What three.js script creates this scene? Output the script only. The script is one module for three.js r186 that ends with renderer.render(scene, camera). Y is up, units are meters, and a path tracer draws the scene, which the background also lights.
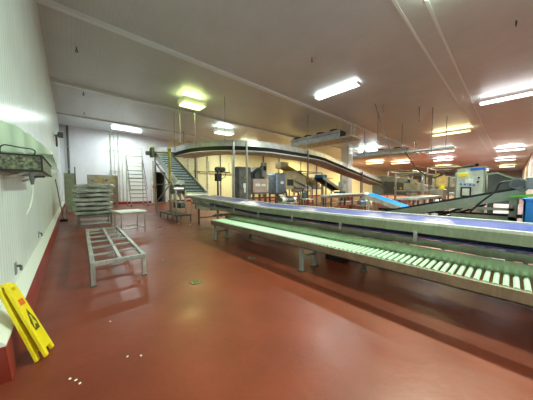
import * as THREE from 'three';
import { mergeGeometries, toCreasedNormals } from 'three/addons/utils/BufferGeometryUtils.js';
import { RoundedBoxGeometry } from 'three/addons/geometries/RoundedBoxGeometry.js';
import { RectAreaLightUniformsLib } from 'three/addons/lights/RectAreaLightUniformsLib.js';
import { ImprovedNoise } from 'three/addons/math/ImprovedNoise.js';

// ---------------------------------------------------------------- camera, exposure, lamps
const scene = new THREE.Scene();
scene.background = new THREE.Color(0x000000);
const camera = new THREE.PerspectiveCamera(84.8, 533 / 400, 0.05, 200);
camera.position.set(0, 1.3, 0);
camera.rotation.order = 'YXZ';
camera.rotation.y = THREE.MathUtils.degToRad(-41.8);
camera.rotation.x = THREE.MathUtils.degToRad(-3.14);
const renderer = new THREE.WebGLRenderer();
renderer.toneMapping = THREE.LinearToneMapping;
renderer.toneMappingExposure = 2.05;
renderer.shadowMap.enabled = true;
RectAreaLightUniformsLib.init();

const COOL = [0.86, 1.0, 0.98], WARM = [1.0, 0.86, 0.42], PALE = [0.97, 1.0, 0.66], LIME = [0.84, 1.0, 0.36], GREEN = [0.80, 1.0, 0.78], ROSE = [0.98, 0.96, 0.96];
// x, z, height of the diffuser, length, width, axis, colour, radiance, glow, hanging, label
const LAMPS = [
  [8.90, -5.34, 5.55, 2.05, 0.34, 'z', COOL, 50, 6.0, 'long white ceiling lamp above the blue belt, between two pale ceiling battens'],
  [14.8, -0.15, 5.32, 2.10, 0.30, 'z', ROSE, 50, 5.0, 'long white ceiling lamp hung beside the wide ceiling batten'],
  [21.3, -3.20, 5.36, 2.20, 0.32, 'z', WARM, 110, 3.5, 'long yellow ceiling lamp above the grey control box'],
  [35.1, -0.30, 5.32, 2.00, 0.32, 'z', ROSE, 170, 5.0, 'long rosy white ceiling lamp, second along the wide ceiling batten'],
  [47.0, -0.80, 5.32, 2.00, 0.32, 'z', ROSE, 110, 5.0, 'far rosy ceiling lamp, third along the wide ceiling batten'],
  [62.0, -0.80, 5.32, 2.00, 0.32, 'z', WARM, 110, 5.0, 'very far yellowish ceiling lamp, last along the wide ceiling batten'],
  [31.0, -5.40, 5.32, 2.20, 0.32, 'z', COOL, 170, 5.0, 'far white ceiling lamp beyond the yellow one'],
  [40.4, -6.80, 5.32, 2.20, 0.32, 'z', ROSE, 170, 5.0, 'far rosy ceiling lamp in the second lamp row beyond the yellow one'],
  [24.4, -10.6, 5.32, 2.00, 0.40, 'z', COOL, 170, 5.0, 'white ceiling lamp beside the white square column'],
  [37.0, -15.0, 5.32, 2.60, 0.40, 'z', WARM, 170, 5.0, 'far warm ceiling lamp beyond the white square column'],
  [40.0, -12.2, 5.32, 2.60, 0.40, 'z', WARM, 170, 5.0, 'far warm ceiling lamp over the packing frames'],
  [3.25, -19.0, 5.55, 1.90, 0.34, 'x', COOL, 60, 5.0, 'long white ceiling lamp near the rolling ladder and back wall'],
  [13.2, -17.2, 5.36, 2.20, 0.34, 'x', PALE, 110, 3.0, 'yellow ceiling lamp behind the curved overhead conveyor'],
  [24.0, -18.2, 5.36, 2.20, 0.34, 'x', WARM, 120, 3.0, 'yellow ceiling lamp near the cream back wall'],
  [54.0, -9.00, 5.32, 2.60, 0.40, 'z', WARM, 160, 5.0, 'very far warm ceiling lamp deep in the hall, middle row'],
  [72.0, -5.00, 5.32, 2.60, 0.40, 'z', ROSE, 180, 5.0, 'most distant ceiling lamp in front of the end wall'],
  [5.75, -0.40, 5.40, 2.10, 0.34, 'z', GREEN, 190, 5.0, 'greenish long ceiling lamp above the roller conveyor'],
  [1.60, 4.20, 5.40, 2.20, 0.34, 'x', COOL, 50, 5.0, 'long white ceiling lamp over the open red floor'],
];
const BOXLAMPS = [
  [4.45, -10.25, 5.18, 1.05, LIME, 36, 'boxy yellow-green ceiling lamp in front of the curved overhead conveyor'],
  [8.30, -13.80, 5.18, 1.25, COOL, 34, 'boxy white ceiling lamp behind the curved overhead conveyor'],
];

// ---------------------------------------------------------------- helpers
let seed = 7;
const rnd = () => { seed = (seed * 1664525 + 1013904223) >>> 0; return seed / 4294967296; };
const noise = new ImprovedNoise();
const V = (x, y, z) => new THREE.Vector3(x, y, z);
const taken = {};
function numbered(n) { if (!(n in taken)) { taken[n] = 0; return n; } taken[n]++; return n + '_' + String(taken[n]).padStart(3, '0'); }
function clean(g) { if (g.index) g = g.toNonIndexed(); for (const k of Object.keys(g.attributes)) if (k !== 'position' && k !== 'normal') g.deleteAttribute(k); return g; }
function boxUV(g) {
  const p = g.attributes.position, n = g.attributes.normal, uv = new Float32Array(p.count * 2);
  for (let i = 0; i < p.count; i += 3) {
    let nx = 0, ny = 0, nz = 0;
    for (let k = 0; k < 3; k++) { nx += Math.abs(n.getX(i + k)); ny += Math.abs(n.getY(i + k)); nz += Math.abs(n.getZ(i + k)); }
    for (let k = 0; k < 3; k++) {
      const j = i + k, x = p.getX(j), y = p.getY(j), z = p.getZ(j);
      if (ny >= nx && ny >= nz) { uv[2 * j] = x; uv[2 * j + 1] = z; } else if (nx >= nz) { uv[2 * j] = z; uv[2 * j + 1] = y; } else { uv[2 * j] = x; uv[2 * j + 1] = y; }
    }
  }
  g.setAttribute('uv', new THREE.BufferAttribute(uv, 2)); return g;
}
function mesh(name, geos, mat, parent, off) {
  let g = mergeGeometries([].concat(geos).flat().map(clean)); boxUV(g);
  if (off) g.translate(-off.x, -off.y, -off.z);
  const m = new THREE.Mesh(g, mat); m.name = name; m.castShadow = m.receiveShadow = true; if (parent) parent.add(m); return m;
}
function thing(name, label, category, pos = [0, 0, 0], group) {
  const o = new THREE.Group(); o.name = numbered(name); o.position.set(...pos); o.userData = { label, category }; if (group) o.userData.group = group;
  o.userData.label = label; scene.add(o); return o;
}
// geometry in world coordinates, stored relative to the thing's base
function part(t, name, geos, mat, parent) { return mesh(name, geos, mat, parent || t, t.position); }
function parts(t, name, list, mat, parent) { for (const g of list) part(t, name, g, mat, parent); }
function single(name, label, category, geos, mat, base, group) {
  const b = V(...(base || [0, 0, 0])); const m = mesh(numbered(name), geos, mat, scene, b); m.position.copy(b);
  m.userData = { label, category }; if (group) m.userData.group = group; return m;
}
function struct(name, geos, mat, label, category) { const m = mesh(name, geos, mat, scene); m.userData = { kind: 'structure' }; if (label) m.userData.label = label; if (category) m.userData.category = category; return m; }
function box(x0, x1, y0, y1, z0, z1, r = 0) {
  const w = Math.abs(x1 - x0), h = Math.abs(y1 - y0), d = Math.abs(z1 - z0);
  const g = r ? new RoundedBoxGeometry(w, h, d, 2, Math.min(r, w / 2.01, h / 2.01, d / 2.01)) : new THREE.BoxGeometry(w, h, d);
  g.translate((x0 + x1) / 2, (y0 + y1) / 2, (z0 + z1) / 2); return g;
}
function orient(g, a, b) {   // g runs along +y, centred
  const d = b.clone().sub(a), q = new THREE.Quaternion().setFromUnitVectors(V(0, 1, 0), d.clone().normalize());
  g.applyQuaternion(q); const m = a.clone().add(b).multiplyScalar(.5); g.translate(m.x, m.y, m.z); return g;
}
const rod = (a, b, r, s = 10, r2) => orient(new THREE.CylinderGeometry(r2 ?? r, r, a.distanceTo(b), s), a, b);
function bar(a, b, w, h = w) {   // square tube whose h side stays upright
  const d = b.clone().sub(a), len = d.length(), z = d.normalize(); let x = V(0, 1, 0).cross(z); if (x.length() < 1e-4) x = V(1, 0, 0); x.normalize();
  const y = z.clone().cross(x); const g = new THREE.BoxGeometry(w, h, len); g.applyMatrix4(new THREE.Matrix4().makeBasis(x, y, z));
  const m = a.clone().add(b).multiplyScalar(.5); g.translate(m.x, m.y, m.z); return g;
}
function tube(pts, r, n = 24, s = 8) { return new THREE.TubeGeometry(new THREE.CatmullRomCurve3(pts), n, r, s); }
function sweep(path, sec) {   // path: {p, n (lateral)}; sec: closed polygon [u, v]
  const pos = [], N = sec.length; const pt = (i, k) => path[i].p.clone().addScaledVector(path[i].n, sec[k][0]).add(V(0, sec[k][1], 0));
  for (let i = 0; i < path.length - 1; i++) for (let k = 0; k < N; k++) {
    const a = pt(i, k), b = pt(i + 1, k), c = pt(i + 1, (k + 1) % N), d = pt(i, (k + 1) % N);
    for (const v of [a, b, c, a, c, d]) pos.push(v.x, v.y, v.z);
  }
  for (const i of [0, path.length - 1]) for (let k = 1; k < N - 1; k++) { const t = i ? [0, k, k + 1] : [0, k + 1, k]; for (const q of t) { const v = pt(i, q); pos.push(v.x, v.y, v.z); } }
  const g = new THREE.BufferGeometry(); g.setAttribute('position', new THREE.Float32BufferAttribute(pos, 3)); g.computeVertexNormals(); return toCreasedNormals(g, .4);
}
const rect = (u0, u1, v0, v1) => [[u0, v0], [u1, v0], [u1, v1], [u0, v1]];
function prism(poly, axis, a0, a1) {   // polygon in the other two axes, extruded along axis
  const s = new THREE.Shape(poly.map(([u, v]) => new THREE.Vector2(u, v))); const g = new THREE.ExtrudeGeometry(s, { depth: a1 - a0, bevelEnabled: false });
  if (axis === 'x') { g.applyMatrix4(new THREE.Matrix4().set(0, 0, 1, a0, 0, 1, 0, 0, 1, 0, 0, 0, 0, 0, 0, 1)); flip(g); }   // u = z, v = y
  else g.translate(0, 0, a0);                                                                                                    // u = x, v = y
  return g;
}
function flip(g) { const p = g.attributes.position.array; for (let i = 0; i < p.length; i += 9) for (let k = 0; k < 3; k++) { const t = p[i + 3 + k]; p[i + 3 + k] = p[i + 6 + k]; p[i + 6 + k] = t; } g.computeVertexNormals(); }

// ---------------------------------------------------------------- textures and materials
function canvasTex(n, fn, repeat, srgb = true) {
  const d = new Uint8Array(n * n * 4);
  for (let y = 0; y < n; y++) for (let x = 0; x < n; x++) { const c = fn(x / n, y / n, x, y), i = (y * n + x) * 4; d[i] = Math.max(0, Math.min(255, c[0])); d[i + 1] = Math.max(0, Math.min(255, c[1])); d[i + 2] = Math.max(0, Math.min(255, c[2])); d[i + 3] = 255; }
  const t = new THREE.DataTexture(d, n, n); t.wrapS = t.wrapT = THREE.RepeatWrapping; t.magFilter = THREE.LinearFilter; t.minFilter = THREE.LinearMipmapLinearFilter; t.generateMipmaps = true;
  if (srgb) t.colorSpace = THREE.SRGBColorSpace; t.repeat.set(repeat[0], repeat[1]); t.needsUpdate = true; return t;
}
// periodic noise on the unit square
function pn(u, v, f, s = 0) {
  const F = Math.max(2, Math.round(f)), x = ((u % 1) + 1) % 1 * F, y = ((v % 1) + 1) % 1 * F, i = Math.floor(x), j = Math.floor(y), a = x - i, b = y - j, sa = a * a * (3 - 2 * a), sb = b * b * (3 - 2 * b);
  const h = (p, q) => { let n = Math.imul((p % F) + 1, 374761393) ^ Math.imul((q % F) + 1, 668265263) ^ Math.imul(Math.round(s * 10) + 5, 1274126177); n = Math.imul(n ^ (n >>> 13), 1103515245); n ^= n >>> 16; return (n >>> 0) / 2147483648 - 1; };
  return ((h(i, j) * (1 - sa) + h(i + 1, j) * sa) * (1 - sb) + (h(i, j + 1) * (1 - sa) + h(i + 1, j + 1) * sa) * sb) * .8;
}
const fb = (u, v, f, s = 0) => pn(u, v, f, s) + .5 * pn(u, v, f * 2.1, s + 3) + .25 * pn(u, v, f * 4.3, s + 7);
const floorMap = canvasTex(1024, (u, v) => {
  const a = fb(u, v, 9, 1), b = fb(u, v, 40, 5), c = rnd() - .5; let k = 1 + .10 * a + .06 * b + .05 * c;
  return [127 * k, 58 * k * (1 + .03 * a), 38 * k * (1 + .04 * b)];
}, [1 / 12, 1 / 12]);
const floorRough = canvasTex(512, (u, v) => { const a = fb(u, v, 12, 21), b = fb(u, v, 50, 9); const k = 96 + 20 * a + 10 * b; return [k, k, k]; }, [1 / 9, 1 / 9], false);
const floorBump = canvasTex(512, (u, v) => { const k = 128 + 60 * fb(u, v, 46, 2) + 30 * (rnd() - .5); return [k, k, k]; }, [1 / 2.2, 1 / 2.2], false);
const ribs = (n, rep) => canvasTex(512, (u, v) => { const k = 128 + 110 * Math.cos(u * n * Math.PI * 2) + 10 * fb(u, v, 6, 4); return [k, k, k]; }, rep, false);
const ceilBump = ribs(12, [1 / 1.2, 1 / 1.2]);
const wallBump = ribs(12, [1 / 1.2, 1 / 1.2]);
const wallMapOf = (c) => canvasTex(512, (u, v) => { const a = fb(u, v, 7, 31), b = fb(u, v * .3, 40, 3); const k = 1 + .018 * a + .012 * b; return [c[0] * k, c[1] * k, c[2] * k]; }, [1 / 4, 1 / 4]);
const brushed = (c, amt = .05) => canvasTex(256, (u, v) => { const k = 1 + amt * fb(u, v * .2, 60, 3) + amt * 1.4 * fb(u, v, 7, 13) + amt * .5 * (rnd() - .5); return [c[0] * k, c[1] * k, c[2] * k]; }, [1, 1]);
const S = (o) => new THREE.MeshPhysicalMaterial(o);
const steelOf = (c, rough = .36, metal = .85) => S({ map: brushed(c), roughness: rough, metalness: metal });
const M = {
  floor: S({ map: floorMap, roughnessMap: floorRough, roughness: 1, bumpMap: floorBump, bumpScale: .0012, specularIntensity: .7 }),
  ceil: S({ map: wallMapOf([201, 209, 209]), roughness: .34, bumpMap: ceilBump, bumpScale: .0022 }),
  batten: S({ color: 0xe6eeee, roughness: .4 }),
  wall: S({ map: wallMapOf([232, 244, 245]), roughness: .22, bumpMap: wallBump, bumpScale: .0015 }),
  wallBack: S({ map: wallMapOf([228, 227, 234]), roughness: .3 }),
  wallCream: S({ map: wallMapOf([232, 228, 190]), roughness: .4 }),
  curb: S({ map: canvasTex(256, (u, v) => { const k = 1 + .12 * fb(u, v, 10, 2); return [140 * k, 46 * k, 34 * k]; }, [1 / 2, 1 / 2]), roughness: .35 }),
  cap: S({ color: 0xe4e8e0, roughness: .3 }),
  steel: steelOf([186, 188, 182]), steelDark: steelOf([120, 120, 114], .42), steelWarm: steelOf([172, 162, 148], .38), steelBlue: steelOf([150, 164, 184], .35), steelGreen: steelOf([150, 160, 138], .4),
  steelMirror: steelOf([150, 160, 140], .24, .9), steelBrown: steelOf([150, 142, 124], .4, .8),
  steelLight: S({ map: brushed([200, 206, 214], .04), roughness: .4, metalness: .3 }),
  cabinetGrey: S({ map: brushed([112, 114, 110], .1), roughness: .4, metalness: .4 }),
  columnWhite: S({ color: 0xf4f6f6, roughness: .5 }),
  beltBlack: S({ color: 0x0b0b0b, roughness: .85 }),
  galv: S({ map: brushed([178, 180, 176], .09), roughness: .45, metalness: .55 }),
  greyPaint: S({ map: brushed([138, 142, 136], .04), roughness: .45 }), greyGreen: S({ map: brushed([150, 162, 144], .04), roughness: .45 }), greyDark: S({ map: brushed([86, 90, 88], .06), roughness: .5 }),
  white: S({ color: 0xe9e9e4, roughness: .4 }), offwhite: S({ map: brushed([214, 214, 204], .04), roughness: .5 }),
  black: S({ color: 0x141414, roughness: .55 }), rubber: S({ map: brushed([28, 30, 30], .12), roughness: .7 }),
  belt: S({ map: canvasTex(256, (u, v, x, y) => { const k = 1 + .08 * fb(u, v, 12, 3) - ((y % 16) < 2 ? .18 : 0); return [84 * k, 88 * k, 158 * k]; }, [2, 2]), roughness: .3 }),
  rollerPlastic: S({ map: brushed([180, 208, 174], .03), roughness: .35 }),
  yellow: S({ map: brushed([236, 212, 18], .03), roughness: .35 }), yellowDull: S({ map: brushed([176, 160, 70], .1), roughness: .5 }), red: S({ color: 0xc23a20, roughness: .45 }), rust: S({ map: brushed([138, 66, 44], .12), roughness: .6 }),
  blue: S({ color: 0x1f7fd0, roughness: .35 }), blueSticker: S({ color: 0x2a62c4, roughness: .5 }), yellowSticker: S({ color: 0xf0d21a, roughness: .5 }), screen: S({ color: 0x28323a, roughness: .15 }), tealDark: S({ color: 0x1d4f66, roughness: .4 }),
  wrap: [[150, 156, 146], [136, 141, 132], [162, 166, 158]].map((c) => S({ map: brushed(c, .1), roughness: .3, clearcoat: .5, clearcoatRoughness: .2 })),
  film: S({ color: 0xdcefd8, roughness: .3, transmission: .3, thickness: 0, side: THREE.DoubleSide }),
  meshGrey: S({ map: canvasTex(256, (u, v) => { const k = 1 + .5 * fb(u, v, 34, 4); return [112 * k, 118 * k, 98 * k]; }, [2, 2]), roughness: .5, metalness: .3 }), slots: S({ color: 0x2c2e2a, roughness: .7 }), tan: S({ map: brushed([176, 164, 128], .06), roughness: .45 }), cable: S({ color: 0x1a1a1a, roughness: .5 }),
};
const glowMat = (c, k) => S({ color: 0xf4f4f0, roughness: .5, emissive: new THREE.Color().setRGB(...c), emissiveIntensity: k });

// ---------------------------------------------------------------- room shell
const CEIL = 5.67, XW = -0.44, ZB = -21, XE = 88, ZF = 8;
const floor = struct('floor', box(XW - .2, XE + .2, -.2, 0, ZB - 11.2, ZF + .2), M.floor);
const ceiling = struct('ceiling', box(XW - .2, XE + .2, CEIL, CEIL + .2, ZB - .2, ZF + .2), M.ceil);
[[-7.41, .15], [-12.6, .15], [-17.75, .15], [-1.75, .5], [3.6, .3]].forEach(([z, w], i) => {
  const t = struct('trim_' + (i + 1), box(XW, XE, CEIL - (i === 3 ? .03 : .09), CEIL, z - w / 2, z + w / 2), i === 3 ? M.ceil : M.batten, 'pale batten across the ceiling', 'batten');
  for (const s of [-1, 1]) if (i === 3) mesh('edge_strip', box(XW, XE, CEIL - .045, CEIL - .005, z + s * w / 2 - .03, z + s * w / 2 + .03), M.batten, t);
});
const wl = struct('wall_left', box(XW - .2, XW - .008, 0, CEIL, ZB - .2, ZF + .2), M.cap);
for (let z = ZB; z < ZF; z += 1.2) mesh('panel', box(XW - .009, XW, .3, CEIL, z + .003, Math.min(z + 1.197, ZF)), M.wall, wl);
const bb = struct('baseboard_left', prism([[0, 0], [0, 0], [0, 0]].map((_, i) => [[XW, 0], [XW + .10, 0], [XW + .08, .25]][i]).concat([[XW, .25]]), 'z', ZB, -2.2), M.curb, 'red painted curb along the left wall', 'curb');
mesh('cap', prism([[XW, .25], [XW + .083, .25], [XW + .08, .262], [XW, .36]], 'z', ZB, -2.2), M.cap, bb);
// back wall with the doorway
const D0 = 5.40, D1 = 6.46, DH = 2.72, ZW = ZB - .2;
const wb = struct('wall_back', [box(XW - .2, D0, 0, CEIL, ZW, ZB - .006), box(D1, XE, 0, CEIL, ZW, ZB - .006), box(D0, D1, DH, CEIL, ZW, ZB - .006)], M.cap);
for (let x = XW; x < XE; x += 1.2) {
  const x1 = Math.min(x + 1.197, XE), m = x > 6.3 ? M.wallCream : M.wallBack, y0 = .18;
  if (x1 < D0 || x > D1) mesh('panel', box(x, x1, y0, CEIL, ZB - .007, ZB), m, wb);
  else { mesh('panel', box(x, x1, DH, CEIL, ZB - .007, ZB), m, wb); if (x < D0) mesh('panel', box(x, D0, y0, DH, ZB - .007, ZB), m, wb); if (x1 > D1) mesh('panel', box(D1, x1, y0, DH, ZB - .007, ZB), m, wb); }
}
struct('baseboard_back', [box(XW + .1, D0 - .16, 0, .18, ZB - .006, ZB + .06), box(D1 + .16, XE, 0, .18, ZB - .006, ZB + .06)], M.curb, 'red painted curb along the back wall', 'curb');
const dr = struct('door_1', [box(D0 - .16, D0, 0, DH + .14, ZB - .01, ZB + .09), box(D1, D1 + .16, 0, DH + .14, ZB - .01, ZB + .09), box(D0, D1, DH, DH + .14, ZB - .01, ZB + .09)], M.offwhite, 'open dark doorway in the back wall', 'doorway');
mesh('passage', [box(D0 - .2, D0 - .001, 0, DH + .1, ZB - 11, ZW), box(D1 + .001, D1 + .2, 0, DH + .1, ZB - 11, ZW), box(D0 - .2, D1 + .2, DH + .02, DH + .2, ZB - 11, ZW), box(D0 - .2, D1 + .2, 0, DH + .1, ZB - 11.2, ZB - 11)], M.greyPaint, dr);
struct('wall_right', box(XE, XE + .2, 0, CEIL, ZB - .2, ZF + .2), M.offwhite);
struct('wall_front', [box(XW, 28, 0, CEIL, ZF, ZF + .2)], M.offwhite);
struct('wall_side', [box(28, XE, 0, CEIL, 1.5, 1.7), box(28, 28.2, 0, CEIL, 1.7, ZF)], M.offwhite);
{ const c = struct('column', box(22.4, 23.3, 0, CEIL, -12.7, -11.8), M.columnWhite, 'white square column rising to the ceiling', 'column'); mesh('plinth', box(22.3, 23.4, 0, .3, -12.8, -11.7), M.curb, c); }

// ---------------------------------------------------------------- lamps
function glow(t, dx, dz, y0, y1, col, I) {   // light of the glowing under side and of the glowing upper side
  for (const [y, k, r] of [[y0, 1, -1], [y1, .07, 1]]) { const L = new THREE.RectAreaLight(new THREE.Color().setRGB(...col), I * k, dx * 1.9, dz * 1.9); L.position.set(0, y, 0); L.rotation.x = r * Math.PI / 2; L.castShadow = true; t.add(L); }
}
for (const [x, z, y, len, w, ax, col, I, g, label] of LAMPS) {
  const t = thing('ceiling_lamp', label, 'lamp', [x, y, z]);
  const dx = ax === 'x' ? len / 2 : w / 2, dz = ax === 'x' ? w / 2 : len / 2;
  part(t, 'diffuser', box(x - dx * .97, x + dx * .97, y - .05, y + .05, z - dz * .97, z + dz * .97, .035), glowMat(col, g * .42));
  for (const s of [-1, 1]) {
    const e0 = ax === 'x' ? [x + s * dx - .03, x + s * dx + .03, z - dz, z + dz] : [x - dx, x + dx, z + s * dz - .03, z + s * dz + .03];
    const e = part(t, 'end_cap', box(e0[0], e0[1], y - .055, y + .06, e0[2], e0[3], .02), M.white);
    const cx = ax === 'x' ? x + s * dx : x, cz = ax === 'x' ? z : z + s * dz;
    part(t, 'hanger', rod(V(cx, y + .05, cz), V(cx, CEIL, cz), .012, 8), M.steel, e);
  }
  glow(t, dx, dz, -.06, .06, col, I);
}
for (const [x, z, y, w, col, I, label] of BOXLAMPS) {
  const t = thing('ceiling_lamp', label, 'lamp', [x, y, z]);
  part(t, 'housing', [box(x - w / 2, x + w / 2, y + .0, y + .24, z - .38, z - .34, .01), box(x - w / 2, x + w / 2, y + .0, y + .24, z + .34, z + .38, .01), box(x - w / 2 - .03, x - w / 2 + .01, y, y + .24, z - .38, z + .38, .01), box(x + w / 2 - .01, x + w / 2 + .03, y, y + .24, z - .38, z + .38, .01)], S({ color: 0xf0f0e8, roughness: .6, transmission: .35, thickness: 0 }));
  part(t, 'diffuser', box(x - w * .47, x + w * .47, y - .04, y + .16, z - .33, z + .33, .03), glowMat(col, 1.7));
  for (const s of [-1, 1]) part(t, 'hanger', rod(V(x + s * w * .49, y + .2, z), V(x + s * w * .49, CEIL, z), .02, 8), M.steel);
  glow(t, w / 2 * .9, .3, -.06, .18, col, I);
}

// ---------------------------------------------------------------- roller conveyor
{
  const t = thing('roller_conveyor', 'low roller conveyor with pale green rollers beside the blue belt', 'conveyor', [2.93, 0, -1.7]);
  const z0 = -5.02, z1 = 1.7;
  part(t, 'side_frame', [box(2.605, 2.635, .385, .490, z0, z1), box(2.605, 2.68, .385, .395, z0, z1)], M.steelBrown);
  part(t, 'back_guard', [box(3.02, 3.035, .385, .60, z0, z1), box(3.015, 3.06, .595, .61, z0, z1)], M.steelMirror);
  const rg = boxUV(clean(new THREE.CylinderGeometry(.0195, .0195, .36, 14).rotateZ(Math.PI / 2))), ag = boxUV(clean(new THREE.CylinderGeometry(.007, .007, .39, 6).rotateZ(Math.PI / 2)));
  for (let z = z0 + .04, k = 0; z < z1 - .02; z += .06, k++) {
    const r = new THREE.Mesh(rg, M.rollerPlastic); r.name = 'roller'; r.position.set(2.825 - 2.93, .484, z + 1.7); r.castShadow = r.receiveShadow = true; t.add(r);
    const a = new THREE.Mesh(ag, M.steel); a.name = 'axle'; r.add(a);
  }
  for (const z of [-4.9, -2.15, .9]) for (const x of [2.66, 3.0]) { part(t, 'leg', box(x - .025, x + .025, .012, .40, z - .03, z + .03, .005), M.greyPaint); part(t, 'foot', box(x - .05, x + .05, 0, .014, z - .05, z + .05), M.steelDark); }
  for (const z of [-4.9, -2.15, .9]) part(t, 'cross_brace', box(2.68, 2.98, .2, .235, z - .018, z + .018), M.greyPaint);
}
// ---------------------------------------------------------------- blue belt conveyor
{
  const t = thing('belt_conveyor', 'long conveyor with a blue belt and pale edge strip', 'conveyor', [3.75, 0, -3]);
  const yAt = (z) => z > -4.3 ? .85 : .85 + (-4.3 - z) / 3.5 * .15, zs = [1.8, -1.3, -4.3, -6, -7.8];
  const path = zs.map((z) => ({ p: V(0, yAt(z), z), n: V(1, 0, 0) }));
  const b = part(t, 'belt', sweep(path, rect(3.33, 4.18, -.03, .0)), M.belt);
  part(t, 'end_roller', rod(V(3.33, yAt(-7.8) - .05, -7.8), V(4.18, yAt(-7.8) - .05, -7.8), .05, 16), M.belt, b);
  part(t, 'edge_strip', sweep(path, rect(3.285, 3.335, -.012, .022)), M.offwhite); part(t, 'edge_strip', sweep(path, rect(4.175, 4.225, -.012, .022)), M.offwhite);
  part(t, 'side_frame', sweep(path, rect(3.295, 3.325, -.125, -.012)), M.steelGreen); part(t, 'side_frame', sweep(path, rect(4.185, 4.215, -.125, -.012)), M.steelGreen);
  part(t, 'lower_rail', sweep(path, rect(3.29, 3.33, -.28, -.20)), M.steelGreen); part(t, 'lower_rail', sweep(path, rect(4.18, 4.22, -.28, -.20)), M.steelGreen);
  part(t, 'return_belt', sweep(path, rect(3.36, 4.15, -.20, -.18)), M.belt);
  part(t, 'drip_tray', sweep([path[1], path[2], path[3]], rect(3.42, 4.1, -.44, -.42)), M.steelDark);
  for (let z = 1.3; z > -7.5; z -= 1.05) part(t, 'spacer', [box(3.27, 3.295, yAt(z) - .24, yAt(z) - .09, z - .02, z + .02), rod(V(3.255, yAt(z) - .14, z), V(3.28, yAt(z) - .14, z), .012, 8)], M.steel);
  for (const z of [1.0, -1.5, -4.4, -7.4]) for (const x of [3.38, 4.13]) { part(t, 'leg', box(x - .025, x + .025, .014, yAt(z) - .2, z - .025, z + .025), M.steelDark); part(t, 'foot', rod(V(x, 0, z), V(x, .016, z), .055, 12), M.steelDark); }
  for (const z of [1.0, -1.5, -4.4, -7.4]) part(t, 'cross_brace', box(3.40, 4.11, .22, .25, z - .015, z + .015), M.steelDark);
  part(t, 'end_guard', box(3.36, 4.14, .55, .88, -7.55, -6.55, .02), M.offwhite);
}
single('motor_box', 'small black motor box on the floor under the conveyors', 'motor', [box(3.46, 3.72, 0, .16, -2.25, -1.9, .02), rod(V(3.59, .1, -1.9), V(3.59, .1, -1.82), .05, 14)], M.black, [3.6, 0, -2.1]);

// ---------------------------------------------------------------- inclined slat conveyor and its platform
{
  const t = thing('incline_conveyor', 'steep inclined conveyor with slats rising beside the dark doorway', 'conveyor', [3.98, 0, -11.5]);
  const A = V(0, 1.02, -8.95), B = V(0, 3.16, -13.2), X0 = 3.52, X1 = 4.44;
  const at = (x, s, dy = 0) => V(x, A.y + (B.y - A.y) * s + dy, A.z + (B.z - A.z) * s);
  part(t, 'side_plate', bar(at(X0, 0, .02), at(X0, 1, .02), .03, .30), M.steel); part(t, 'side_plate', bar(at(X1, 0, .02), at(X1, 1, .02), .03, .26), M.steel);
  part(t, 'lower_rail', bar(at(X0, .12, -.42), at(X0, .95, -.42), .05, .06), M.steel); part(t, 'lower_rail', bar(at(X1, .12, -.42), at(X1, .95, -.42), .05, .06), M.steel);
  const b = part(t, 'belt', bar(at((X0 + X1) / 2, .0, -.02), at((X0 + X1) / 2, 1, -.02), X1 - X0 - .05, .05), M.rubber);
  for (let k = 1; k < 15; k++) part(t, 'slat', box(X0 + .03, X1 - .03, at(0, k / 15).y + .0, at(0, k / 15).y + .06, at(0, k / 15).z - .012, at(0, k / 15).z + .02), M.steelBlue, b);
  part(t, 'head_drum', rod(at(X0 - .06, 1, 0), at(X1 + .06, 1, 0), .15, 18), M.steelDark);
  part(t, 'head_motor', [rod(at(X0 - .06, 1, .02), at(X0 - .42, 1, .02), .11, 14), box(X0 - .2, X0 - .04, 2.98, 3.5, -13.4, -13.0, .03)], M.greyDark);
  part(t, 'tail_drum', rod(at(X0 - .02, 0, -.03), at(X1 + .02, 0, -.03), .12, 18), M.steel);
  part(t, 'head_frame', [bar(V(X0 - .3, 3.1, -13.25), V(X0 - .3, 3.62, -13.25), .06), bar(V(X0 - .3, 3.6, -13.25), V(X0 + .02, 3.6, -13.25), .06), bar(V(X0 - .02, 3.1, -13.25), V(X0 - .02, 3.62, -13.25), .06)], M.steel);
  for (const x of [X0 - .02, X1 + .04]) { part(t, 'leg', bar(V(x, 0, -13.05), V(x, 3.0, -13.05), .07), M.steel); part(t, 'leg', bar(V(x, 0, -10.6), V(x, 1.55, -10.6), .06), M.steel); }
  for (const y of [.5, 1.5, 2.6]) part(t, 'cross_brace', bar(V(X0, y, -13.05), V(X1, y, -13.05), .045), M.steel);
  part(t, 'diagonal_brace', bar(V(X0 - .02, .5, -13.05), V(X0 - .02, 1.5, -10.6), .04), M.steel);
}
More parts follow.
